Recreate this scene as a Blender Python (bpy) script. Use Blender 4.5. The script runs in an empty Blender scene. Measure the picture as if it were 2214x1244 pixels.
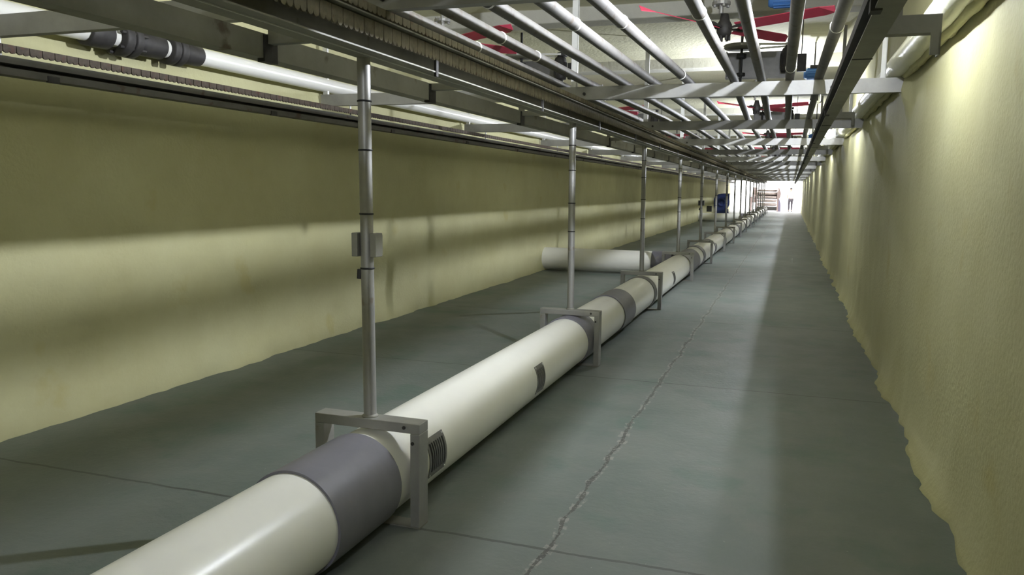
import bpy, bmesh, math, random
from mathutils import Vector, Matrix, noise
random.seed(7)
SC = bpy.context.scene
COL = SC.collection
PI = math.pi

# ------------------------------------------------------------------ materials
def mat(name, base, rough=.6, metal=0., var=.12, scale=6., bump=0., bscale=40., tint=None, spots=None, emit=None):
    m = bpy.data.materials.new(name); m.use_nodes = True
    nt = m.node_tree; N = nt.nodes; L = nt.links
    b = N['Principled BSDF']
    b.inputs['Roughness'].default_value = rough
    b.inputs['Metallic'].default_value = metal
    tc = N.new('ShaderNodeTexCoord')
    nz = N.new('ShaderNodeTexNoise'); nz.inputs['Scale'].default_value = scale
    nz.inputs['Detail'].default_value = 6; nz.inputs['Roughness'].default_value = .65
    L.new(tc.outputs['Object'], nz.inputs['Vector'])
    rp = N.new('ShaderNodeValToRGB')
    t = tint or base
    rp.color_ramp.elements[0].position = .3; rp.color_ramp.elements[1].position = .72
    rp.color_ramp.elements[0].color = tuple(c*(1-var) for c in base)+(1,)
    rp.color_ramp.elements[1].color = tuple(min(1, c*(1+var)) for c in t)+(1,)
    L.new(nz.outputs['Fac'], rp.inputs['Fac'])
    out = rp.outputs['Color']
    if spots:
        n2 = N.new('ShaderNodeTexNoise'); n2.inputs['Scale'].default_value = spots[1]; n2.inputs['Detail'].default_value = 8
        L.new(tc.outputs['Object'], n2.inputs['Vector'])
        r2 = N.new('ShaderNodeValToRGB'); r2.color_ramp.elements[0].position = spots[2]; r2.color_ramp.elements[1].position = spots[2]+.08
        L.new(n2.outputs['Fac'], r2.inputs['Fac'])
        mx = N.new('ShaderNodeMix'); mx.data_type = 'RGBA'
        L.new(r2.outputs['Color'], mx.inputs[0]); L.new(out, mx.inputs[6]); mx.inputs[7].default_value = tuple(spots[0])+(1,)
        out = mx.outputs[2]
    L.new(out, b.inputs['Base Color'])
    if bump:
        n3 = N.new('ShaderNodeTexNoise'); n3.inputs['Scale'].default_value = bscale; n3.inputs['Detail'].default_value = 5
        L.new(tc.outputs['Object'], n3.inputs['Vector'])
        bp = N.new('ShaderNodeBump'); bp.inputs['Strength'].default_value = bump; bp.inputs['Distance'].default_value = .01
        L.new(n3.outputs['Fac'], bp.inputs['Height']); L.new(bp.outputs['Normal'], b.inputs['Normal'])
    if emit:
        b.inputs['Emission Color'].default_value = tuple(emit[:3])+(1,); b.inputs['Emission Strength'].default_value = emit[3]
    return m

M = {}
M['foam'] = mat('wall_foam', (.50,.472,.255), .75, var=.08, scale=1.3, tint=(.505,.49,.285), bump=.35, bscale=40, spots=((.47,.43,.21), 2.2, .64))
M['ceil'] = mat('ceiling_foam', (.62,.60,.44), .8, var=.07, scale=1.6, bump=.8, bscale=26)
M['rib'] = mat('ceiling_rib_plaster', (.5,.49,.43), .8, var=.08, scale=2., bump=.4, bscale=30)
M['steel'] = mat('galvanised_steel', (.34,.335,.32), .48, metal=.55, var=.14, scale=5, spots=((.25,.22,.18), 9., .67))
M['steel2'] = mat('dull_channel_steel', (.25,.243,.205), .6, metal=.15, var=.18, scale=4, spots=((.13,.10,.07), 7., .63))
M['tube'] = mat('weathered_tube_steel', (.125,.119,.11), .62, metal=.2, var=.16, scale=7, spots=((.09,.075,.06), 12., .58))
M['alu'] = mat('pale_steel', (.62,.62,.60), .45, metal=.4, var=.06, scale=8)
M['rust'] = mat('rusty_chain', (.085,.066,.05), .8, metal=.2, var=.35, scale=30, spots=((.10,.055,.04), 20., .58))
M['chain'] = mat('dusty_chain_plates', (.21,.185,.135), .75, metal=.15, var=.25, scale=25, spots=((.16,.11,.07), 16., .62))
M['rail'] = mat('dark_rail_steel', (.105,.10,.088), .6, metal=.2, var=.2, scale=5, spots=((.07,.045,.035), 8., .58))
M['dark'] = mat('dark_iron', (.045,.042,.04), .6, metal=.3, var=.3, scale=15)
M['black'] = mat('black_rubber', (.015,.015,.015), .6, var=.2)
M['pvc'] = mat('cream_pvc', (.82,.81,.76), .28, var=.03, scale=2.5, spots=((.66,.63,.53), 3.5, .70))
M['pvcg'] = mat('grey_pvc', (.165,.16,.19), .42, var=.10, scale=5, spots=((.20,.19,.19), 8., .66))
M['grille'] = mat('grille_steel', (.22,.215,.21), .45, metal=.5, var=.12, scale=12)
M['red'] = mat('red_blade_paint', (.50,.05,.095), .5, var=.12, scale=6)
M['blue'] = mat('blue_paint', (.02,.04,.17), .5, var=.2, scale=5)
M['lblue'] = mat('bright_blue_paint', (.05,.16,.42), .45, var=.15, scale=5)
M['wpipe'] = mat('cream_lagging', (.70,.69,.53), .35, var=.06, scale=4, bump=.35, bscale=14)
M['weld'] = mat('white_weld_tape', (.8,.79,.74), .5, var=.05)
M['pink'] = mat('roller_machine_paint', (.26,.20,.19), .5, var=.16, scale=4)
M['pinkd'] = mat('roller_steel', (.22,.185,.17), .35, metal=.4, var=.15, scale=6)
M['violet'] = mat('machine_base_paint', (.16,.14,.21), .5, var=.15, scale=4)
M['skin'] = mat('skin', (.50,.32,.24), .55, var=.05)
M['shirt'] = mat('white_shirt_cloth', (.82,.82,.83), .8, var=.04)
M['trous'] = mat('dark_trouser_cloth', (.07,.065,.075), .85, var=.12)
M['hair'] = mat('black_hair', (.02,.018,.016), .6, var=.2)
M['hall'] = mat('white_hall_paint', (.88,.88,.88), .6, var=.02, scale=1)
M['bulb'] = mat('lit_bulb', (.9,.9,.9), .4, var=.0, emit=(.93,.98,1.08,3950.))
M['bulb2'] = mat('lit_bulb_dim', (.9,.9,.9), .4, var=.0, emit=(.97,1.0,1.0,9.))

def floor_material():
    m = bpy.data.materials.new('green_floor_paint'); m.use_nodes = True
    nt = m.node_tree; N = nt.nodes; L = nt.links
    b = N['Principled BSDF']
    tc = N.new('ShaderNodeTexCoord'); sep = N.new('ShaderNodeSeparateXYZ'); L.new(tc.outputs['Object'], sep.inputs[0])
    def noi(scale, det=6, vec=None, rough=.6):
        n = N.new('ShaderNodeTexNoise'); n.inputs['Scale'].default_value = scale; n.inputs['Detail'].default_value = det
        n.inputs['Roughness'].default_value = rough
        L.new(vec or tc.outputs['Object'], n.inputs['Vector']); return n.outputs['Fac']
    def mth(op, a, b_=None, c=None):
        n = N.new('ShaderNodeMath'); n.operation = op
        for i, v in enumerate((a, b_, c)):
            if v is None: continue
            if isinstance(v, (int, float)): n.inputs[i].default_value = v
            else: L.new(v, n.inputs[i])
        return n.outputs[0]
    def ramp(fac, p0, c0, p1, c1):
        r = N.new('ShaderNodeValToRGB'); r.color_ramp.elements[0].position = p0; r.color_ramp.elements[1].position = p1
        r.color_ramp.elements[0].color = c0+(1,); r.color_ramp.elements[1].color = c1+(1,); L.new(fac, r.inputs['Fac']); return r.outputs['Color']
    def mix(fac, a, b_):
        n = N.new('ShaderNodeMix'); n.data_type = 'RGBA'; L.new(fac, n.inputs[0])
        for i, v in ((6, a), (7, b_)):
            if isinstance(v, tuple): n.inputs[i].default_value = v+(1,)
            else: L.new(v, n.inputs[i])
        return n.outputs[2]
    base = ramp(noi(.9, 8), .32, (.106,.132,.118), .70, (.162,.175,.162))
    base = mix(mth('MULTIPLY', ramp(noi(4.5, 9), .52, (0.,0.,0.), .75, (1.,1.,1.)), .45), base, (.170,.170,.157))
    base = mix(mth('MULTIPLY', ramp(noi(1.7, 5), .56, (0.,0.,0.), .66, (1.,1.,1.)), .5), base, (.078,.128,.106))
    # worn longitudinal crack at x = -0.86
    wob = mth('MULTIPLY', mth('SUBTRACT', noi(2.2, 7), .5), .11)
    dx = mth('ABSOLUTE', mth('SUBTRACT', mth('ADD', sep.outputs[0], .862), wob))
    wid = mth('MULTIPLY', mth('POWER', noi(6., 7), 2.), .036)
    pale = mth('LESS_THAN', dx, mth('MULTIPLY', noi(5., 6), .048))
    patch = ramp(noi(13., 6), .50, (0.,0.,0.), .56, (1.,1.,1.))
    base = mix(mth('MULTIPLY', mth('MULTIPLY', pale, patch), .75), base, (.27,.262,.235))
    crack = mth('LESS_THAN', dx, wid)
    chip = ramp(noi(60., 3), .54, (.05,.048,.044), .68, (.30,.29,.27))
    base = mix(mth('MULTIPLY', crack, .85), base, chip)
    # transverse joints every 3 m
    wob2 = mth('MULTIPLY', mth('SUBTRACT', noi(3., 6), .5), .05)
    fy = mth('ABSOLUTE', mth('SUBTRACT', mth('FRACT', mth('DIVIDE', mth('ADD', mth('ADD', sep.outputs[1], .055), wob2), 3.)), .5))
    jn = mth('LESS_THAN', mth('SUBTRACT', .5, fy), .0030)
    base = mix(mth('MULTIPLY', jn, .75), base, (.05,.052,.048))
    # pale flecks
    fl = mth('GREATER_THAN', noi(45., 2), .755)
    base = mix(mth('MULTIPLY', fl, .6), base, (.36,.36,.34))
    L.new(base, b.inputs['Base Color'])
    b.inputs['Roughness'].default_value = .55
    rr = N.new('ShaderNodeMapRange'); rr.inputs[3].default_value = .42; rr.inputs[4].default_value = .66
    L.new(noi(3., 5), rr.inputs[0]); L.new(rr.outputs[0], b.inputs['Roughness'])
    bp = N.new('ShaderNodeBump'); bp.inputs['Strength'].default_value = .35; bp.inputs['Distance'].default_value = .008
    hh = mth('SUBTRACT', noi(25., 6), mth('MULTIPLY', mth('ADD', crack, jn), 1.2))
    L.new(hh, bp.inputs['Height']); L.new(bp.outputs['Normal'], b.inputs['Normal'])
    return m
M['floor'] = floor_material()

# ------------------------------------------------------------------ mesh helper
class MB:
    def __init__(s): s.v = []; s.f = []; s.sm = []
    def add(s, vs, fs, smooth=False):
        o = len(s.v); s.v += [tuple(p) for p in vs]
        for f in fs: s.f.append(tuple(i+o for i in f)); s.sm.append(smooth)
        return s
    def box(s, x0, x1, y0, y1, z0, z1, b=0.):
        if b > 0:
            bm = bmesh.new(); bmesh.ops.create_cube(bm, size=1)
            for v in bm.verts:
                v.co = Vector(((x0+x1)/2+v.co.x*(x1-x0), (y0+y1)/2+v.co.y*(y1-y0), (z0+z1)/2+v.co.z*(z1-z0)))
            bmesh.ops.bevel(bm, geom=bm.edges[:], offset=b, segments=2, affect='EDGES', profile=.5)
            bm.verts.ensure_lookup_table()
            s.add([v.co for v in bm.verts], [[v.index for v in f.verts] for f in bm.faces]); bm.free(); return s
        vs = [(x,y,z) for x in (x0,x1) for y in (y0,y1) for z in (z0,z1)]
        return s.add(vs, [(0,1,3,2),(4,6,7,5),(0,4,5,1),(2,3,7,6),(0,2,6,4),(1,5,7,3)])
    def tube(s, pts, r, n=16, caps=True, smooth=True):
        pts = [Vector(p) for p in pts]; rs = r if isinstance(r, (list, tuple)) else [r]*len(pts)
        vs = []; prev = None
        for i, p in enumerate(pts):
            d = (pts[min(i+1, len(pts)-1)]-pts[max(i-1, 0)]).normalized()
            if prev is None:
                a = Vector((0,0,1)) if abs(d.z) < .9 else Vector((1,0,0))
                u = d.cross(a).normalized()
            else:
                u = (prev-d*prev.dot(d)).normalized()
            prev = u; w = d.cross(u)
            for k in range(n):
                t = 2*PI*k/n; vs.append(p+(u*math.cos(t)+w*math.sin(t))*rs[i])
        fs = []
        for i in range(len(pts)-1):
            for k in range(n):
                a = i*n+k; b_ = i*n+(k+1) % n
                fs.append((a, b_, b_+n, a+n))
        s.add(vs, fs, smooth)
        if caps:
            L_ = len(pts)-1
            o = len(s.v); s.v += [tuple(vs[k]) for k in range(n)]; s.f.append(tuple(o+k for k in reversed(range(n)))); s.sm.append(False)
            o = len(s.v); s.v += [tuple(vs[L_*n+k]) for k in range(n)]; s.f.append(tuple(o+k for k in range(n))); s.sm.append(False)
        return s
    def pipe(s, p0, p1, ro, ri, n=48):      # hollow pipe
        p0, p1 = Vector(p0), Vector(p1); d = (p1-p0).normalized()
        a = Vector((0,0,1)) if abs(d.z) < .9 else Vector((1,0,0)); u = d.cross(a).normalized(); w = d.cross(u)
        prof = [(p0, ri), (p0, ro), (p1, ro), (p1, ri)]
        for q in range(4):
            (pa, ra), (pb, rb) = prof[q], prof[(q+1) % 4]
            vs = []
            for (pp, r) in ((pa, ra), (pb, rb)):
                for k in range(n):
                    t = 2*PI*k/n; vs.append(pp+(u*math.cos(t)+w*math.sin(t))*r)
            s.add(vs, [(k, (k+1) % n, n+(k+1) % n, n+k) for k in range(n)], q in (1, 3))
        return s
    def prism(s, poly, axis, a0, a1):        # closed polygon extruded along axis ('x','y','z')
        n = len(poly)
        def P(p, a): return {'x': (a, p[0], p[1]), 'y': (p[0], a, p[1]), 'z': (p[0], p[1], a)}[axis]
        vs = [P(p, a0) for p in poly]+[P(p, a1) for p in poly]
        fs = [tuple(range(n)), tuple(reversed(range(n, 2*n)))]+[(i, i+n, (i+1) % n+n, (i+1) % n) for i in range(n)]
        return s.add(vs, fs)
    def lathe(s, prof, o=(0,0,0), n=24, axis='z', smooth=True):
        vs = []
        for (r, h) in prof:
            for k in range(n):
                t = 2*PI*k/n; c, q = r*math.cos(t), r*math.sin(t)
                vs.append({'z': (o[0]+c, o[1]+q, o[2]+h), 'x': (o[0]+h, o[1]+c, o[2]+q), 'y': (o[0]+c, o[1]+h, o[2]+q)}[axis])
        fs = [(i*n+k, i*n+(k+1) % n, (i+1)*n+(k+1) % n, (i+1)*n+k) for i in range(len(prof)-1) for k in range(n)]
        s.add(vs, fs, smooth)
        return s
    def build(s, name, m, parent=None, loc=None):
        me = bpy.data.meshes.new(name); me.from_pydata(s.v, [], s.f)
        bm = bmesh.new(); bm.from_mesh(me); bmesh.ops.recalc_face_normals(bm, faces=bm.faces[:])
        bm.to_mesh(me); bm.free()
        me.polygons.foreach_set('use_smooth', s.sm); me.update()
        me.materials.append(m if not isinstance(m, str) else M[m])
        o = bpy.data.objects.new(name, me); COL.objects.link(o)
        if parent: o.parent = parent
        if loc: o.location = loc
        return o

def each(mbs, name, m, parent):
    return [q.build(name, m, parent) for q in mbs]
def tag(o, label=None, cat=None, group=None, kind=None):
    if label: o['label'] = label
    if cat: o['category'] = cat
    if group: o['group'] = group
    if kind: o['kind'] = kind
    return o
def empty(name, loc, label, cat, group=None):
    o = bpy.data.objects.new(name, None); COL.objects.link(o); o.location = loc; o.empty_display_size = .1
    return tag(o, label, cat, group)
def kids(o): return [c for c in COL.objects if c.parent == o]
def copy_tree(o, loc=None, label=None, parent=None, top=True):
    c = o.copy(); COL.objects.link(c)
    if parent is not None: c.parent = parent
    if loc is not None: c.location = loc
    if label: c['label'] = label
    for ch in kids(o): copy_tree(ch, parent=c)
    return c
ORD = ['first','second','third','fourth','fifth','sixth','seventh','eighth','ninth','tenth','eleventh','twelfth','thirteenth',
       'fourteenth','fifteenth','sixteenth','seventeenth','eighteenth','nineteenth']

# ------------------------------------------------------------------ dimensions
WL, WR, CZ = -4.12, .755, 3.24
Y0, Y1 = -5., 60.
BY = [2.975+3.35*k for k in range(-1, 17)]            # cross beams and pole stands
LAMPS = [-2.5]+[4.4+6.7*k for k in range(0, 9)]

# ------------------------------------------------------------------ setting
def struct(o): return tag(o, kind='structure')
mb = MB(); mb.add([(WL-.4, Y0-.4, 0), (WR+.4, Y0-.4, 0), (WR+.4, Y1, 0), (WL-.4, Y1, 0), (WL-.4, Y0-.4, -.2), (WR+.4, Y0-.4, -.2), (WR+.4, Y1, -.2), (WL-.4, Y1, -.2)],
                  [(0,1,2,3),(7,6,5,4),(0,4,5,1),(1,5,6,2),(2,6,7,3),(3,7,4,0)])
struct(mb.build('floor', 'floor'))
mb = MB(); mb.box(-16, 14, Y1, 80, -.2, -.005); struct(mb.build('floor_hall', 'hall'))
mb = MB(); mb.box(-16, 14, 78, 78.3, -.1, 6.5); struct(mb.build('wall_hall', 'hall'))

def foam_wall(name, X, sgn):
    # sgn: +1 room lies towards +x
    ys = []; y = Y0
    while y < Y1:
        ys.append(y); y += .07 if y < 10 else (.14 if y < 20 else .35)
    ys.append(Y1)
    zs = [-.02, .0, .02, .045, .08, .13, .2]+[.3+.11*i for i in range(28)]
    vs = []
    for y in ys:
        for z in zs:
            p = Vector((X*.7, y, z))
            d = (.022*noise.noise(p*.8)+.016*noise.noise(p*2.3)+.006*noise.noise(p*7))*(1. if sgn > 0 else .55)
            # drippy foot of the sprayed foam
            foot = math.exp(-max(z, 0)/.07)
            d += foot*((.022 if sgn > 0 else .045)+.055*noise.noise(Vector((X, y*1.6, 1.)))+.03*noise.noise(Vector((X, y*5, 4.)))+.012*noise.noise(Vector((X, y*17, 9.))))
            # foam swelling round the beam ends
            for by in BY:
                if abs(by-y) < .5:
                    q = ((y-by-.03)**2+(z-2.19)**2)
                    d += (.075+.03*noise.noise(p*6))*math.exp(-q/.016)
            vs.append((X+sgn*d, y, z))
    n = len(zs); fs = []
    for i in range(len(ys)-1):
        for k in range(n-1):
            a = i*n+k; q = (a, a+1, a+n+1, a+n)
            fs.append(q if sgn > 0 else q[::-1])
    me = bpy.data.meshes.new(name); me.from_pydata(vs, [], fs); me.materials.append(M['foam'])
    me.polygons.foreach_set('use_smooth', [True]*len(fs)); me.update()
    o = bpy.data.objects.new(name, me); COL.objects.link(o)
    sd = o.modifiers.new('thick', 'SOLIDIFY'); sd.thickness = .22; sd.offset = 1
    return struct(o)
foam_wall('wall_left', WL, 1)
foam_wall('wall_right', WR, -1)
mb = MB(); mb.box(WL-.3, WR+.3, Y0-.3, Y0, 0, CZ); struct(mb.build('wall_back', 'foam'))
# ceiling
def ceiling():
    ys = [Y0+.18*i for i in range(int(25/.18))]; y = ys[-1]
    while y < Y1: y += .6; ys.append(min(y, Y1))
    xs = [WL-.1+(WR-WL+.2)*i/28 for i in range(29)]
    vs = [(x, y, CZ+.018*noise.noise(Vector((x*1.5, y*1.5, 3)))+.008*noise.noise(Vector((x*5, y*5, 3)))) for y in ys for x in xs]
    n = len(xs); fs = [(i*n+k, (i+1)*n+k, (i+1)*n+k+1, i*n+k+1) for i in range(len(ys)-1) for k in range(n-1)]
    me = bpy.data.meshes.new('ceiling'); me.from_pydata(vs, [], fs); me.materials.append(M['ceil'])
    me.polygons.foreach_set('use_smooth', [True]*len(fs)); me.update()
    o = bpy.data.objects.new('ceiling', me); COL.objects.link(o)
    sd = o.modifiers.new('thick', 'SOLIDIFY'); sd.thickness = .25; sd.offset = -1
    return struct(o)
ceiling()
for i in range(-2, 16):
    y = 7.92+3.4*i
    mb = MB(); mb.box(WL-.02, WR+.02, y, y+.28, 3.10, CZ+.03, .015); struct(mb.build('trim_%d' % (i+3), 'rib'))

# ------------------------------------------------------------------ cross beams with hangers
def make_beam():
    r = empty('cross_beam', (0, BY[0], 0), 'x', 'beam', 'steel cross beams under the ceiling')
    x0, x1 = -4.03, WR-.02; z0, z1 = 2.16, 2.262; t = .007; w = .05
    prof = [(0, z0), (w, z0), (w, z0+t), (t, z0+t), (t, z1-t), (w, z1-t), (w, z1), (0, z1)]
    MB().prism(prof, 'x', x0, x1).build('channel', 'steel', r)
    for hx, w_ in ((-3.99, .045), (-1.69, .05), (.575, .034)):
        h = MB(); h.box(hx-w_/2, hx+w_/2, .012, .012+.005, z1-.06, CZ+.01); h.box(hx+w_/2-.005, hx+w_/2, .012, .04, z1-.06, CZ+.01)
        h.build('hanger', 'alu', r)
    for bx in (-1.6, .24):
        MB().lathe([(0, -.012), (.012, -.012), (.012, 0), (0, .0)], (bx, -.0, 2.205), 8, 'y', False).build('bolt', 'dark', r)
    for bx, zb in ((-2.135, 2.075), (-1.65, 2.115), (.235, 2.08)):
        MB().box(bx-.02, bx+.02, .004, .046, zb, z0).build('rail_clip', 'steel2', r)
    return r
beam = make_beam()
for k, y in enumerate(BY):
    o = beam if k == 0 else copy_tree(beam, (0, y, 0))
    if k == 0: o['label'] = 'grey steel cross beam behind the camera above the lanes'
    elif k == 1: o['label'] = 'dark underside of the nearest steel cross beam at the top of the photo'
    elif k == 2: o['label'] = 'grey steel cross beam with slanting light streaks, second from the front above the lane'
    else: o['label'] = 'grey steel cross beam carrying the overhead tubes, %s from the front' % ORD[k-1]

# ------------------------------------------------------------------ conveyor rails
RY0, RY1 = -4.2, 58.6
def rail_profile(prof, name, m, label, cat='rail'):
    o = MB().prism(prof, 'y', RY0, RY1).build(name, m)
    return tag(o, label, cat, 'conveyor rails along the tunnel')
t = .006
cr = empty('conveyor_rail', (0, 0, 0), 'grey channel rail with scalloped chain, resting on the row of poles', 'rail', 'conveyor rails along the tunnel')
x0, x1, z0, z1 = -1.715, -1.575, 1.975, 2.115
MB().prism([(x0,z0),(x1,z0),(x1,z0+t),(x0+t,z0+t),(x0+t,z1-t),(x1,z1-t),(x1,z1),(x0,z1)], 'y', RY0, RY1).build('channel', 'steel2', cr)
MB().box(-1.635, -1.63, RY0, RY1, z0-.004, z0).build('highlight_strip', 'alu', cr)  # pale strip paints the thin highlight line along the flange underside
for k in range(-3, 18):
    y = 1.15+k*1.675+.62; MB().box(x1-.008, x1+.004, y-.012, y+.012, z0-.018, z0+.055).build('splice_bolt', 'dark', cr)
# middle rail, opening to the left lane
mr = empty('conveyor_rail', (0, 0, 0), 'deep grey channel rail of the left lane just left of the pole tops', 'rail', 'conveyor rails along the tunnel')
x0, x1, z0, z1 = -2.185, -2.10, 1.975, 2.075
MB().prism([(x1,z0),(x0,z0),(x0,z0+t),(x1-t,z0+t),(x1-t,z1-t),(x0,z1-t),(x0,z1),(x1,z1)], 'y', RY0, RY1).build('channel', 'steel2', mr)
# right rail, opening to the lane
rr = empty('conveyor_rail', (0, 0, 0), 'dark channel rail running close to the right wall', 'rail', 'conveyor rails along the tunnel')
x0, x1, z0, z1 = .200, .274, 1.975, 2.095
MB().prism([(x1,z0),(x0,z0),(x0,z0+t),(x1-t,z0+t),(x1-t,z1-t),(x0,z1-t),(x0,z1),(x1,z1)], 'y', RY0, RY1).build('channel', 'steel2', rr)
for k in range(-2, 12):
    y = 2.6+k*3.35; MB().box(x0-.012, x0+.02, y-.03, y+.03, z0-.006, z0+.03).build('splice_clip', 'dark', rr); MB().box(x0, x1+.002, y+.9, y+.912, z0-.003, z0).build('splice_plate', 'dark', rr)
# left rail near the left wall, with two flanges and a chain on top
lr = empty('conveyor_rail', (0, 0, 0), 'double flanged dark rail along the left wall', 'rail', 'conveyor rails along the tunnel')
x0, x1 = -3.765, -3.69
MB().prism([(x0,1.975),(x1,1.975),(x1,2.012),(x1-t,2.012),(x1-t,1.981),(x0+t,1.981),(x0+t,2.032),(x1,2.032),(x1,2.066),(x1-t,2.066),(x1-t,2.04),(x0+t,2.04),(x0+t,2.078),(x0,2.078)], 'y', RY0, RY1).build('channel', 'rail', lr)
for k in range(-3, 20):
    y = 3.25+k*1.9; MB().box(x1-.01, x1+.006, y-.035, y+.035, 1.966, 2.0).build('splice_clip', 'dark', lr)
for y in BY: MB().tube([(-3.745, y+.025, 2.06), (-3.745, y+.025, 2.16)], .008, 8).build('hanger_rod', 'alu', lr)

# chains -------------------------------------------------------------
def link_chain(name, x, zc, hh, pitch, m, label, ymax=22., th=.008):
    # roller chain: plates with two rounded lobes along the lower edge, a narrow notch between plates
    mb = MB(); y = RY0; nl = 7; top = zc+hh*.5; base = zc-hh*.12; rr_ = pitch*.232
    while y < ymax:
        poly = []
        for cy in (y+pitch*.255, y+pitch*.725):
            for i in range(nl):
                a = PI+PI*i/(nl-1); poly.append((cy+rr_*math.cos(a), base-hh*.24*abs(math.sin(a))))
        poly += [(y+pitch*.962, top-.001), (y+pitch*.018, top-.001)]
        mb.prism(poly, 'x', x-th/2, x+th/2); y += pitch
    mb.box(x-th/2, x+th/2, y, RY1, zc-hh*.4, top)
    mb.box(x-th/2-.03, x-th/2+.002, RY0, RY1, base, top)
    return tag(mb.build(name, m), label, 'chain', 'conveyor chains in the rails')
link_chain('conveyor_chain', -1.60, 2.064, .078, .078, 'chain', 'dusty scalloped roller chain running inside the rail over the poles')
link_chain('conveyor_chain', -1.59, 2.14, .04, .074, 'chain', 'upper return chain lying on top of the rail over the poles')
link_chain('conveyor_chain', .222, 2.03, .06, .074, 'dark', 'dark chain inside the rail close to the right wall')
link_chain('conveyor_chain', -3.70, 2.10, .05, .074, 'rust', 'rust brown chain lying on top of the left wall rail')

# cross arms joining the middle rail to the pole rail
arm = MB().prism([(-2.10, 2.075), (-1.715, 2.075), (-1.715, 2.035), (-2.10, 2.035)], 'y', -.02, .02).build('cross_arm', 'steel2', mr)
MB().box(-2.13, -2.094, -.045, .045, 1.96, 2.07).build('end_plate', 'dark', arm)
ay = []
for k in range(0, 17):
    ay.append(BY[k+1]-.06)
    if k < 8: ay.append(BY[k+1]+1.55)
arm.location = (0, ay[0], 0)
for y in ay[1:]:
    c = copy_tree(arm, (0, y, 0), parent=mr)

# ------------------------------------------------------------------ overhead tubes
TX = [(-1.85,-1.83,-1.79), (-1.60,-1.585,-1.47), (-1.35,-1.31,-1.25), (-1.11,-1.07,-1.01), (-.88,-.80,-.775), (-.46,-.453,-.52), (-.247,-.253,-.29), (-.0,-.052,-.075), (.20,.152,.15)]
for i, (a, b_, c) in enumerate(TX):
    r = empty('overhead_tube', (0, 0, 0), 'grey steel tube lying across the beams, %s' % ['leftmost, half hidden by the rail over the poles','second from the left','third from the left','fourth from the left','fifth from the left, left of the wide gap','sixth from the left, right of the wide gap','seventh from the left','eighth from the left','rightmost, beside the dark rail'][i], 'tube', 'tubes along the ceiling frame')
    zc = 2.262+.032
    pts = [(a, -3.6, zc), (a, 1., zc), (a, 3., zc), ((a+b_)/2, 4.6, zc-.004), (b_, 6.3, zc), ((b_+c)/2, 8., zc-.004), (c, 9.7, zc), (c, 14, zc), (c, 24, zc), (c, 40, zc), (c, 58.2, zc)]
    MB().tube(pts, .032, 20).build('pipe', 'tube', r)
    wj = {1: (3.42, 4.35, 5.0), 2: (3.5,), 3: (4.1,), 4: (4.1, 6.05), 5: (4.0,), 6: (), 7: (5.9,), 0: (4.6,), 8: (4.5,)}[i]
    for y in wj:
        xx = a+(b_-a)*max(0, min(1, (y-3)/3.3))
        MB().lathe([(.0315, -.006), (.0355, -.004), (.0355, .004), (.0315, .006)], (xx, y, zc-.002), 20, 'y').build('weld_ring', 'weld', r)

# ------------------------------------------------------------------ pole stands straddling the duct
def make_stand():
    r = empty('pole_stand', (0, 0, 0), 'x', 'support', 'pole stands along the white duct')
    s = .044; xl, xr = -1.925, -1.418; zt = .46
    MB().box(xl, xr, 0, .085, zt-s, zt, .003).build('top_bar', 'steel', r)
    for a, nm in ((xl, 'leg'), (xr-s, 'leg')):
        MB().box(a, a+s, 0, .085, .006, zt-s-.0005, .003).build(nm, 'steel', r)
    MB().box(xl+.001, xr-.001, .002, .083, 0, .006).build('bottom_bar', 'steel2', r)
    px, py = -1.69, .043
    pole = MB().tube([(px+.016, py, zt), (px, py, 1.9745)], .0275, 20).build('pole', 'steel', r)
    for z in (1.80, 1.60, 1.335, 1.105):
        MB().lathe([(.028, -.004), (.0305, -.003), (.0305, .003), (.028, .004)], (px+.016*(1.976-z)/1.5, py, z), 16).build('wire_tie', 'black', pole)
    w = MB(); w.lathe([(.0276, .0), (.036, .0), (.036, .004), (.0276, .012)], (px+.016, py, zt), 16); w.build('weld_collar', 'steel2', r)
    for (bx, bz) in ((-1.49, .44), (-1.45, .375)): MB().lathe([(0, -.004), (.008, -.004), (.008, 0), (0, 0)], (bx, 0, bz), 8, 'y', False).build('bolt_head', 'dark', r)
    return r
stand = make_stand(); stands = []
STY = BY[1:]
for k, y in enumerate(STY):
    lab = 'steel pole on a frame straddling the white duct, ' + (['nearest, with a two-plate clamp'] + ['%s from the camera' % ORD[j] for j in range(1, 19)])[k]
    if k == 4: lab = 'steel pole on a frame, fifth from the camera, with a dark bulging clamp'
    off = 0.
    o = stand if k == 0 else copy_tree(stand, (off, y-.043, 0))
    if k == 0: o.location = (0, y-.043, 0)
    o['label'] = lab
    stands.append(o)
for k in (0, 4):
    o = stands[k]; cm = 'dark' if k else 'steel2'
    for sx in (-1, 1):
        c = MB(); c.box(-1.682+sx*.044-.014, -1.682+sx*.044+.014, .043-.03, .043+.03, 1.155, 1.255, .003).build('clamp', cm, o)
    MB().box(-1.74, -1.625, .043+.024, .043+.032, 1.165, 1.245).build('clamp_plate', cm, o)
    MB().tube([(-1.715, .035, 1.06), (-1.712, .035, 1.10)], .012, 8).build('wire_twist', 'dark', o)

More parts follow.
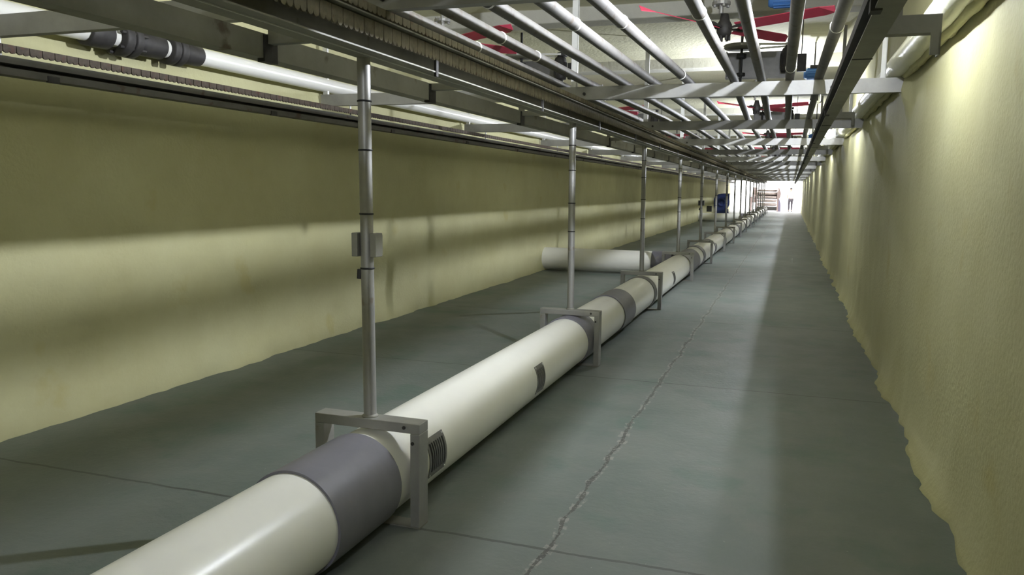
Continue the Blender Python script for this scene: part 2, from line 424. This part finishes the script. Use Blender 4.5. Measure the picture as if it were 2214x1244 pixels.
# ------------------------------------------------------------------ the big white duct
XC, ZC, R = -1.672, .208, .195
duct = empty('ventilation_duct', (XC, 0, 0), 'long cream plastic ventilation duct with grey couplings lying on the floor', 'duct')
def dl(mbo, name, m, parent=duct, off=(XC, 0, 0)):
    o = mbo.build(name, m, parent); return o
def pp(y0, y1, ro, ri): return MB().pipe((0, y0, ZC), (0, y1, ZC), ro, ri, 72)
coup = [(2.385, 2.865), (6.16, 6.50), (7.66, 8.22), (9.46, 9.62), (13.15, 14.55), (15.2, 15.55), (17.6, 17.75), (20.3, 20.75), (23.3, 23.6), (26.2, 26.9), (29.7, 29.9), (33.0, 33.4), (36.2, 36.5), (38.4, 39.8), (43.0, 43.3), (46.4, 46.7), (49.8, 50.1), (53.0, 53.4), (56.0, 56.4)]
ys = [-4.6]+[(a+b_)/2 for a, b_ in coup]+[58.5]
for a, b_ in zip(ys[:-1], ys[1:]):
    pp(a, b_-.002, R, R-.012).build('pipe_section', 'pvc', duct)
for i, (a, b_) in enumerate(coup):
    col = 'pvcg' if i not in (3,) else 'grille'
    rr_ = R+.0105 if i != 9 else R+.012
    pp(a, b_, rr_, R+.0005).build('coupling', col, duct)
def grille(y0, y1, a0, a1, slots=True):
    # curved plate on the duct's right flank, with slots cut round it
    def arc(r, a, y): return (r*math.cos(a), y, ZC+r*math.sin(a))
    n = 14; ro, ri = R+.004, R+.0006
    def patch(mbo, ya, yb, aa, ab, m_=n, top=ro):
        vs = []
        for i in range(m_+1):
            a = aa+(ab-aa)*i/m_
            vs += [arc(top, a, ya), arc(top, a, yb), arc(ri, a, ya), arc(ri, a, yb)]
        fs = []
        for i in range(m_):
            o = 4*i; q = o+4
            fs += [(o, o+1, q+1, q), (o+2, q+2, q+3, o+3), (o, q, q+2, o+2), (o+1, o+3, q+3, q+1)]
        fs += [(0, 2, 3, 1), (4*m_, 4*m_+1, 4*m_+3, 4*m_+2)]
        mbo.add(vs, fs)
    A0, A1 = math.radians(a0), math.radians(a1)
    g = MB(); L_ = y1-y0; mA = (A1-A0)
    ns = 7; sw = L_*.82/ns
    patch(g, y0, y0+L_*.09, A0, A1); patch(g, y1-L_*.09, y1, A0, A1)
    patch(g, y0+L_*.09, y1-L_*.09, A0, A0+mA*.14, 4); patch(g, y0+L_*.09, y1-L_*.09, A1-mA*.14, A1, 4)
    for k in range(1, ns):
        y = y0+L_*.09+k*sw; patch(g, y-sw*.2, y+sw*.2, A0+mA*.14, A1-mA*.14)
    o = g.build('grille', 'grille', duct)
    d = MB(); patch(d, y0+L_*.08, y1-L_*.08, A0+mA*.13, A1-mA*.13, top=R+.0016); d.build('opening', 'black', o)  # black sheet on the uncut pipe stands in for the shade behind the slots
    if y0 < 6:
        for yy in (y0+.012, y1-.012):
            for aa in (A0+.06, A1-.06):
                MB().lathe([(0, -.004), (.006, -.004), (.006, .003), (0, .005)], arc(R+.004, aa, yy), 8, 'x', False).build('screw', 'alu', o)
grille(3.16, 3.345, -22, 32)
grille(4.79, 4.96, -24, 30)
grille(11.15, 11.33, -20, 34)
grille(17.9, 18.05, -20, 32); grille(24.6, 24.75, -20, 32)
# branch ducts to the left wall
for y in (13.72, 39.1):
    MB().pipe((-R+.01, y, ZC), (-.52, y, ZC), R+.0105, R+.0005, 56).build('coupling', 'pvcg', duct)
    MB().pipe((-.40, y, ZC), (WL-XC-.02, y, ZC), R, R-.012, 56).build('branch_pipe', 'pvc', duct)
    for (xa, xb) in ((-.34, -.36),):
        pass

# ------------------------------------------------------------------ pipes high on the walls
rp = empty('wall_pipe', (0, 0, 0), 'fat cream lagged pipe high along the right wall', 'pipe')
pts = [(.675+.006*noise.noise(Vector((0, y, 0))), y, 2.345+.008*noise.noise(Vector((5, y*.8, 0)))) for y in [Y0+.2+.5*i for i in range(int((Y1-Y0-1)/.5))]]
MB().tube(pts, .076, 24).build('pipe', 'wpipe', rp)
seam = MB(); sp = [(.722+.01*noise.noise(Vector((1, y*3, 0))), y, 2.275+.014*noise.noise(Vector((2, y*4, 0)))) for y in [Y0+.2+.12*i for i in range(200)]]
seam.tube(sp, [.028+.014*noise.noise(Vector((p[1]*5, 3, 1))) for p in sp], 10); seam.build('foam_seam', 'foam', rp)
lp = empty('wall_pipe', (0, 0, 0), 'shiny white pipe high along the left wall with a dark flanged union', 'pipe')
MB().tube([(-4.0, y, 2.345) for y in (Y0+.2, 0, 3.2, 10, 30, 58)], .06, 24).build('pipe', 'pvc', lp)
fl = MB()
for (ya, yb, r_) in ((3.75, 3.92, .085), (3.98, 4.05, .11), (4.06, 4.12, .11), (4.12, 4.36, .078), (4.40, 4.46, .10), (4.47, 4.53, .10), (4.53, 4.72, .072)):
    fl.lathe([(.05, ya), (r_-.006, ya), (r_, ya+.008), (r_, yb-.008), (r_-.006, yb), (.05, yb)], (-4.0, 0, 2.345), 24, 'y')
for a in range(6):
    t_ = a*PI/3+.3; fl.tube([(-4.0+.09*math.cos(t_), 3.95, 2.345+.09*math.sin(t_)), (-4.0+.09*math.cos(t_), 4.16, 2.345+.09*math.sin(t_))], .012, 6)
fl.build('flanged_union', 'dark', lp)

# ------------------------------------------------------------------ bracket arms at the right wall
BR = [3.30, 9.52, 16.22, 22.9, 29.6]
br = empty('wall_bracket', (0, BR[0], 0), 'x', 'bracket', 'bracket arms by the right rail')
b = MB(); b.box(.2745, .482, 0, .006, 2.029, 2.094); b.box(.2745, .482, .006, .06, 2.029, 2.035); b.box(.2745, .482, .006, .05, 2.088, 2.094)
b.build('channel', 'steel2', br)
MB().box(.476, .482, .0, .06, 1.95, 2.029).box(.448, .482, 0, .006, 1.95, 2.029).build('end_leg', 'steel2', br)
MB().box(.317, .352, .012, .017, 2.03, CZ).box(.347, .352, .017, .05, 2.03, CZ).build('hanger', 'steel2', br)
for i, y in enumerate(BR):
    o = br if i == 0 else copy_tree(br, (.13 if i else 0, y, .225 if i else 0))
    o['label'] = ['dark hooked bracket arm at the top right, nearest the camera', 'hooked bracket arm over the third cross beam by the right wall', 'hooked bracket arm by the right wall, third from the camera', 'hooked bracket arm by the right wall, fourth from the camera', 'hooked bracket arm by the right wall, fifth from the camera'][i]

# ------------------------------------------------------------------ bulbs
BX, BZ = .17, 2.59
def bulb_mesh(mb, o): return mb.lathe([(0, -.06), (.022, -.057), (.038, -.04), (.045, -.01), (.042, .02), (.03, .05), (.024, .07), (.024, .08), (0, .08)], o, 20)
def sock_mesh(mb, o): return mb.lathe([(0, .14), (.012, .135), (.028, .125), (.030, .072), (.0, .071)], o, 16)
pb = empty('pendant_bulb', (BX, LAMPS[0], 0), 'x', 'lamp', 'bulbs hanging above the lane')
MB().lathe([(0, -.011), (.0096, -.0102), (.0189, -.0080), (.0275, -.0045), (.035, .0), (0, .0)], (0, 0, BZ), 20, 'x').build('bulb', 'bulb', pb)
MB().lathe([(.0, .0008), (.0300, .0008), (.027, .03), (.018, .06), (.018, .115), (0, .115)], (0, 0, BZ), 20, 'x').build('socket', 'weld', pb)
MB().tube([(.105, 0, BZ), (.125, 0, BZ), (.13, 0, BZ+.02), (.13, 0, CZ+.01)], .009, 10).build('drop_rod', 'dark', pb)
for i, y in enumerate(LAMPS):
    o = pb if i == 0 else copy_tree(pb, (BX, y, 0))
    if i == 0: o.location.z = .13
    o['label'] = 'lit bulb hanging over the rightmost overhead tubes, ' + ('behind the camera' if i == 0 else 'nearest in front of the camera' if i == 1 else '%s from the camera' % ORD[i-1])
wb = empty('wall_bulb', (.475, 12.4, 0), 'glowing white globe lamp on a wall arm, seen between beams right of the dark rail', 'lamp')
MB().lathe([(0, -.066)]+[(.066*math.sin(a*PI/12), -.066*math.cos(a*PI/12)) for a in range(1, 11)]+[(.03, .062), (0, .062)], (0, 0, 2.275), 24).build('globe', 'bulb2', wb)
MB().lathe([(0, .062), (.034, .062), (.034, .11), (.015, .125), (0, .125)], (0, 0, 2.275), 16).build('socket', 'dark', wb)
MB().tube([(0, 0, 2.39), (0, 0, 2.48), (.02, 0, 2.50), (.27, 0, 2.50)], .009, 10).build('arm', 'dark', wb)
MB().box(.245, .28, -.05, .05, 2.45, 2.55, .004).build('wall_plate', 'dark', wb)

# ------------------------------------------------------------------ ceiling fans
FANX = (-.60, -3.14)
def make_fan():
    r = empty('ceiling_fan', (0, 0, 0), 'x', 'fan', 'red bladed ceiling fans')
    MB().tube([(-.03, -.02, 2.92), (-.03, -.02, CZ+.01)], .018, 12).build('drop_rod', 'steel', r)
    h = MB(); h.lathe([(0, -.07), (.05, -.065), (.062, -.03), (.062, .03), (.045, .06), (.03, .12), (0, .12)], (0, 0, 2.80), 20)
    for k in range(6):
        t_ = k*PI/3; h.lathe([(0, -.10), (.011, -.098), (.011, -.06)], (.043*math.cos(t_), .043*math.sin(t_), 2.80), 8, 'z', False)
    h.build('hub', 'dark', r)
    f = MB(); f.lathe([(0, -.012), (.075, -.012), (.075, .012), (0, .012)], (-.03, -.02, 3.0), 16, 'z', False)
    for k in range(4):
        t_ = k*PI/2+.4; f.lathe([(0, -.03), (.012, -.03), (.012, .03), (0, .03)], (-.03+.057*math.cos(t_), -.02+.057*math.sin(t_), 3.0), 8, 'z', False)
    f.build('flange', 'steel', r)
    for ang, ln in ((240, 1.08), (328, .99), (52, .80)):
        a = math.radians(ang); c_, s_ = math.cos(a), math.sin(a); d = MB()
        def P(u, v, z): return (u*c_-v*s_, u*s_+v*c_, 2.80+z)
        sec = [(.13, .045), (.30, .058), (ln*.9, .058), (ln, .012)]
        vs = []
        for (u, hw) in sec:
            for (v, z) in ((-hw, .020), (hw, -.020), (hw, -.014), (-hw, .026)): vs.append(P(u, v, z))
        fs = [(0, 1, 2, 3), (12, 15, 14, 13)]
        for i in range(3):
            for k in range(4): fs.append((4*i+k, 4*i+(k+1) % 4, 4*i+4+(k+1) % 4, 4*i+4+k))
        d.add(vs, fs); bl_ = d.build('blade', 'red', r)
        e = MB(); e.add([P(.04, -.02, -.012), P(.04, .02, .0), P(.2, .03, .006), P(.2, -.03, -.012), P(.04, -.02, -.002), P(.04, .02, .012), P(.2, .03, .03), P(.2, -.03, .02)],
                        [(0,1,2,3),(7,6,5,4),(0,4,5,1),(1,5,6,2),(2,6,7,3),(3,7,4,0)])
        e.build('blade_iron', 'dark', bl_)
    return r
fan = make_fan(); first = True; cnt = {0: 0, 1: 0}
for k in range(0, 5):
    for j, x in enumerate(FANX):
        loc = (x, 7.08+6.7*k, 0)
        o = fan if first else copy_tree(fan, loc)
        o.location = loc; first = False
        o['label'] = '%s ceiling fan with red blades, %s' % (('right row', 'left row')[j], ['nearest the camera', 'second from the camera', 'third from the camera', 'fourth from the camera', 'farthest from the camera'][k])

# belt drives beside the fans
def make_drive():
    r = empty('belt_drive', (0, 0, 0), 'x', 'drive', 'belt drives of the fans')
    b = MB(); b.box(-.13, .50, .10, .112, 2.66, 2.93); b.box(-.13, .50, -.02, .10, 2.645, 2.657); b.box(-.13, -.12, 0, .112, 2.66, 2.93); b.build('mount_plate', 'grille', r)
    p = MB(); p.lathe([(0, -.02), (.18, -.02), (.19, -.012), (.178, 0), (.19, .012), (.18, .02), (0, .02)], (.03, -.02, 2.965), 32, 'z'); p.build('large_pulley', 'steel2', r)
    s = MB(); s.tube([(.03, -.02, 2.60), (.03, -.02, CZ+.01)], .014, 10); s.lathe([(0, -.02), (.05, -.02), (.05, .02), (0, .02)], (.03, -.02, 2.87), 12, 'z', False); s.lathe([(0, -.015), (.045, -.015), (.045, .015), (0, .015)], (.03, -.02, 2.68), 12, 'z', False)
    s.build('shaft', 'black', r)
    q = MB(); q.lathe([(0, -.02), (.06, -.02), (.05, 0), (.06, .02), (0, .02)], (.52, -.02, 2.965), 20, 'z'); q.build('small_pulley', 'dark', r)
    bt = MB()
    for sg in (-1, 1): bt.add([(.03, -.02+sg*.185, 2.955), (.52, -.02+sg*.056, 2.955), (.52, -.02+sg*.056, 2.975), (.03, -.02+sg*.185, 2.975), (.03, -.02+sg*.177, 2.955), (.52, -.02+sg*.05, 2.955), (.52, -.02+sg*.05, 2.975), (.03, -.02+sg*.177, 2.975)],
                              [(0,1,2,3),(7,6,5,4),(0,4,5,1),(1,5,6,2),(2,6,7,3),(3,7,4,0)])
    bt.build('belt', 'weld', r)
    m_ = MB(); m_.lathe([(0, .0), (.065, .0), (.07, .02), (.07, .21), (.06, .24), (.03, .26), (0, .26)], (.50, -.02, 2.69), 20)
    for k in range(16):
        t_ = 2*PI*k/16; c_, s_ = math.cos(t_), math.sin(t_)
        m_.tube([(.50+.071*c_, -.02+.071*s_, 2.73), (.50+.071*c_, -.02+.071*s_, 2.88)], .006, 4)
    m_.build('motor', 'dark', r)
    MB().box(.59, .68, -.04, .02, 2.69, 2.87, .006).build('terminal_box', 'dark', r)
    MB().tube([(.63, -.01, 2.87), (.63, -.01, CZ+.01)], .006, 6).build('cable', 'black', r)
    return r
drv = make_drive(); first = True
for k in range(0, 4):
    for j, x in enumerate(FANX):
        loc = (x+(.0 if j == 0 else .08), 9.0+6.7*k, 0)
        o = drv if first else copy_tree(drv, loc); o.location = loc; first = False
        o['label'] = 'dark belt drive with pulley and motor, %s, %s' % (('right row', 'left row')[j], ['nearest the camera', 'second from the camera', 'third from the camera', 'farthest from the camera'][k])

# small blue motors under the ceiling
def make_motor():
    r = empty('electric_motor', (0, 0, 0), 'x', 'motor', 'small blue motors under the ceiling')
    m_ = MB(); m_.lathe([(0, -.12), (.05, -.12), (.062, -.10), (.062, .08), (.05, .11), (.02, .12), (0, .12)], (0, 0, 0), 20, 'x'); 
    for k in range(14):
        t_ = 2*PI*k/14; m_.tube([(-.08, .064*math.cos(t_), .064*math.sin(t_)), (.07, .064*math.cos(t_), .064*math.sin(t_))], .005, 4)
    m_.build('body', 'lblue', r)
    MB().box(-.05, .05, -.03, .03, .06, .10, .005).build('terminal_box', 'dark', r)
    return r
mo = make_motor()
for i, (x, y, z) in enumerate(((-.13, 6.9, 2.97), (.19, 10.5, 2.87), (.36, 15.2, 2.40))):
    o = mo if i == 0 else copy_tree(mo)
    o.location = (x, y, z)
    MB().tube([(0, 0, .09), (0, 0, CZ-z+.01)], .008, 8).build('hanger_rod', 'dark', o)
    o['label'] = ['small blue motor hung at the top edge behind the fan blade', 'small blue motor seen just above the streaked cross beam', 'small blue motor far down beside the dark right rail'][i]

# ------------------------------------------------------------------ far end of the tunnel
bw = empty('air_blower', (-3.68, 47., 0), 'dark blue air blower standing on the floor by the left wall near the far opening', 'blower')
v = MB(); poly = []
for k in range(14):
    a = PI*2*k/14+.2; rr_ = .44+.06*math.sin(a*.5); poly.append((rr_*math.cos(a)*.95, .80+rr_*math.sin(a)*1.05))
v.prism(poly, 'y', -.22, .22); v.build('volute_housing', 'blue', bw)
MB().lathe([(.10, 0), (.23, -.05), (.23, -.09), (.19, -.09), (.10, -.03)], (0, -.20, .80), 24, 'y').build('inlet_ring', 'blue', bw)
MB().box(.08, .40, -.2, .2, .72, 1.28, .01).build('outlet_box', 'blue', bw)
MB().box(.05, .43, -.23, .23, 1.28, 1.31).build('outlet_flange', 'violet', bw)
MB().prism([(-.40, 0), (.42, 0), (.36, .45), (-.30, .45)], 'y', -.2, .2).build('base_frame', 'blue', bw)
mt = MB(); mt.lathe([(0, .22), (.15, .22), (.16, .25), (.16, .55), (.13, .6), (0, .6)], (0, 0, .80), 20, 'y'); mt.build('motor', 'violet', bw)
bx = empty('vent_box', (-4.03, 43., 0), 'small black box fixed low on the left wall near the blue blower', 'box')
MB().box(-.12, .16, -.14, .14, .36, .66, .012).build('body', 'black', bx)
MB().box(-.1, .14, -.15, -.14, .385, .635).build('cover', 'dark', bx)

# roller machine in the hall
mc = empty('roller_machine', (-1.66, 62.2, 0), 'brownish pink machine with a stack of horizontal rollers beyond the far opening', 'machine')
def side(sx):
    p = [(-.65, .0), (.65, .0), (.62, .95), (.45, 1.45), (.1, 1.72), (-.35, 1.74), (-.6, 1.5)]
    return MB().prism([(y_, z_) for (y_, z_) in p], 'x', sx-.055, sx+.055)
side(-.72).build('side_frame', 'pink', mc); side(.78).build('side_frame', 'pink', mc)
for z, y_, r_ in ((1.52, -.30, .085), (1.28, -.45, .10), (1.03, -.55, .10), (.78, -.60, .11), (.50, -.60, .12)):
    ro = MB(); ro.lathe([(0, -.66), (.04, -.66), (.04, -.62), (r_, -.62), (r_, .68), (.04, .68), (.04, .72), (0, .72)], (0, y_, z), 24, 'x'); ro.build('roller', 'pinkd', mc)
MB().box(-.66, .72, -.35, .5, .9, 1.4).build('gear_cover', 'pink', mc)
MB().box(-.66, .72, -.62, .55, .06, .34, .02).build('base', 'dark', mc)
MB().prism([(.84, 0), (1.02, 0), (1.0, .5), (.90, .9), (.84, .9)], 'y', -.5, .5).build('foot_guard', 'violet', mc)
MB().prism([(.84, .9), (.93, 1.0), (.99, 1.3), (.84, 1.75)], 'y', -.45, .45).build('belt_guard', 'pink', mc)
gb = MB(); gb.box(-1.02, -.78, -.5, .1, .62, 1.75, .02); gb.lathe([(0, 0), (.13, 0), (.13, -.1), (0, -.1)], (-.88, -.5, 1.1), 16, 'y'); gb.build('gearbox', 'pink', mc)
hw = MB(); hw.lathe([(.10, -.015), (.13, -.015), (.13, .015), (.10, .015), (.10, -.015)], (-1.12, -.3, 1.15), 20, 'x'); hw.tube([(-1.12, -.3, 1.03), (-1.12, -.3, 1.27)], .012, 6); hw.tube([(-1.12, -.42, 1.15), (-1.12, -.18, 1.15)], .012, 6); hw.tube([(-1.12, -.3, 1.15), (-1.0, -.3, 1.15)], .015, 8); hw.build('hand_wheel', 'dark', mc)
MB().box(-1.2, -1.02, -.3, -.1, 0, 1.05).build('post', 'pink', mc)

# person ---------------------------------------------------------------
def skin_obj(name, verts, edges, radii, m, root=0, sub=2, parent=None):
    me = bpy.data.meshes.new(name); me.from_pydata(verts, edges, [])
    o = bpy.data.objects.new(name, me); COL.objects.link(o); me.materials.append(M[m])
    sk = o.modifiers.new('skin', 'SKIN'); sk.use_smooth_shade = True
    sb = o.modifiers.new('sub', 'SUBSURF'); sb.levels = sub; sb.render_levels = sub
    bpy.context.view_layer.update()
    lay = me.skin_vertices[0] if me.skin_vertices else None
    if lay is None:
        bm = bmesh.new(); bm.from_mesh(me); bm.verts.layers.skin.verify(); bm.to_mesh(me); bm.free(); lay = me.skin_vertices[0]
    for i, r_ in enumerate(radii):
        lay.data[i].radius = (r_, r_) if not isinstance(r_, tuple) else r_
        lay.data[i].use_root = (i == root)
    if parent: o.parent = parent
    return o
pz = empty('person', (.02, 62.4, 0), 'person in a white shirt and dark trousers standing in the bright far opening', 'person')
# body: pelvis, spine, head, arms, legs (facing the camera, -y), left knee slightly bent
V = [(0,0,.93),(0,0,1.12),(0,-.01,1.32),(0,0,1.45),(0,0,1.53),(0,-.01,1.60),(0,-.012,1.69),
     (-.17,0,1.41),(-.24,0,1.15),(-.22,-.06,.92),(.17,0,1.41),(.22,.02,1.15),(.20,-.05,.93),
     (-.09,0,.88),(-.11,-.05,.50),(-.11,.04,.09),(.09,0,.88),(.085,0,.49),(.075,.03,.08),
     (-.12,-.09,.045),(.085,-.11,.04)]
Ed = [(0,1),(1,2),(2,3),(3,4),(4,5),(5,6),(3,7),(7,8),(8,9),(3,10),(10,11),(11,12),(0,13),(13,14),(14,15),(0,16),(16,17),(17,18),(15,19),(18,20)]
Ra = [.13,.12,.14,.09,.052,.085,.075,.06,.045,.034,.06,.045,.034,.088,.062,.045,.088,.062,.045,.038,.038]
skin_obj('body', V, Ed, Ra, 'skin', 0, 2, pz)
# hands with five fingers
for sx, (hx, hy, hz) in ((-1, (-.22, -.065, .90)), (1, (.20, -.055, .91))):
    v = [(hx, hy, hz), (hx, hy-.01, hz-.05), (hx, hy-.012, hz-.085)]; e = [(0, 1), (1, 2)]; ra = [(.018, .03), (.014, .04), (.012, .038)]
    for q, (oy, ln) in enumerate(((-.03, .068), (-.01, .08), (.01, .075), (.028, .058))):
        b0 = len(v); v += [(hx, hy-.012+oy, hz-.10), (hx-sx*.006, hy-.014+oy, hz-.10-ln*.55), (hx-sx*.018, hy-.014+oy, hz-.10-ln)]
        e += [(2, b0), (b0, b0+1), (b0+1, b0+2)]; ra += [.009, .0085, .007]
    b0 = len(v); v += [(hx-sx*.008, hy-.05, hz-.05), (hx-sx*.014, hy-.062, hz-.085)]; e += [(1, b0), (b0, b0+1)]; ra += [.010, .0085]
    skin_obj('hand', v, e, ra, 'skin', 0, 1, pz)
# shirt and trousers follow the body a little larger
skin_obj('shirt', [(0,0,.90),(0,0,1.12),(0,-.01,1.32),(0,0,1.44),(-.17,0,1.42),(-.235,0,1.17),(.17,0,1.42),(.225,.02,1.17)], [(0,1),(1,2),(2,3),(3,4),(4,5),(3,6),(6,7)], [.155,.145,.158,.098,.078,.068,.078,.068], 'shirt', 0, 2, pz)
skin_obj('trousers', [(0,0,.93),(-.09,0,.86),(-.11,-.05,.50),(-.11,.04,.10),(.09,0,.86),(.085,0,.49),(.075,.03,.09)], [(0,1),(1,2),(2,3),(0,4),(4,5),(5,6)], [.15,.105,.078,.064,.105,.078,.064], 'trous', 0, 2, pz)
hb = MB(); hb.lathe([(0,.095),(.05,.085),(.085,.05),(.098,.0),(.09,-.03)], (0, .006, 1.665), 20); hb.build('hair', 'hair', pz)
fc = MB()
for sx in (-1, 1): fc.lathe([(0, -.008), (.008, -.006), (.01, 0)], (sx*.03, -.088, 1.625), 10, 'y')
fc.build('eyes', 'hair', pz)
fc = MB(); fc.add([(-.012,-.088,1.60),(.012,-.088,1.60),(0,-.112,1.597),(0,-.09,1.635)], [(0,1,2),(0,2,3),(1,3,2),(0,3,1)]); fc.build('nose', 'skin', pz)
fc = MB(); fc.box(-.022, .022, -.092, -.085, 1.570, 1.577); fc.build('mouth', 'pink', pz)
for sx in (-1, 1): MB().lathe([(0, -.012), (.018, -.01), (.026, 0), (.018, .01), (0, .012)], (sx*.086, 0, 1.61), 12, 'x').build('ear', 'skin', pz)
for (fx, fy) in ((-.12, -.03), (.082, -.04)):
    MB().box(fx-.045, fx+.045, fy-.13, fy+.12, 0, .085, .03).build('shoe', 'hair', pz)

# ------------------------------------------------------------------ light
w = bpy.data.worlds.new('World'); SC.world = w; w.use_nodes = True
bg = w.node_tree.nodes['Background']; bg.inputs[0].default_value = (1., .985, 1., 1); bg.inputs[1].default_value = 1.9

# ------------------------------------------------------------------ camera
f = 1720.; W, H = 2214, 1244
Yc = Vector((1710-W/2, 415-H/2, f)).normalized()
D = Yc.cross(Vector((1, .013, 0))).normalized()
if D.y < 0: D = -D
X = D.cross(Yc)
if X.x < 0: X = -X
right = Vector((X[0], Yc[0], -D[0])); down = Vector((X[1], Yc[1], -D[1])); fwd = Vector((X[2], Yc[2], -D[2]))
cam = bpy.data.cameras.new('camera'); co = bpy.data.objects.new('camera', cam); COL.objects.link(co)
cam.sensor_width = 36; cam.lens = f/W*36; cam.clip_start = .05; cam.clip_end = 300
mw = Matrix.Identity(4)
for i in range(3): mw[i][0] = right[i]; mw[i][1] = -down[i]; mw[i][2] = -fwd[i]
mw[0][3], mw[1][3], mw[2][3] = 0, 0, 1.45
co.matrix_world = mw
SC.camera = co
SC.view_settings.view_transform = 'Standard'; SC.view_settings.look = 'None'; SC.view_settings.gamma = 1
SC.view_settings.use_curve_mapping = False
SC.view_settings.exposure = 1.6
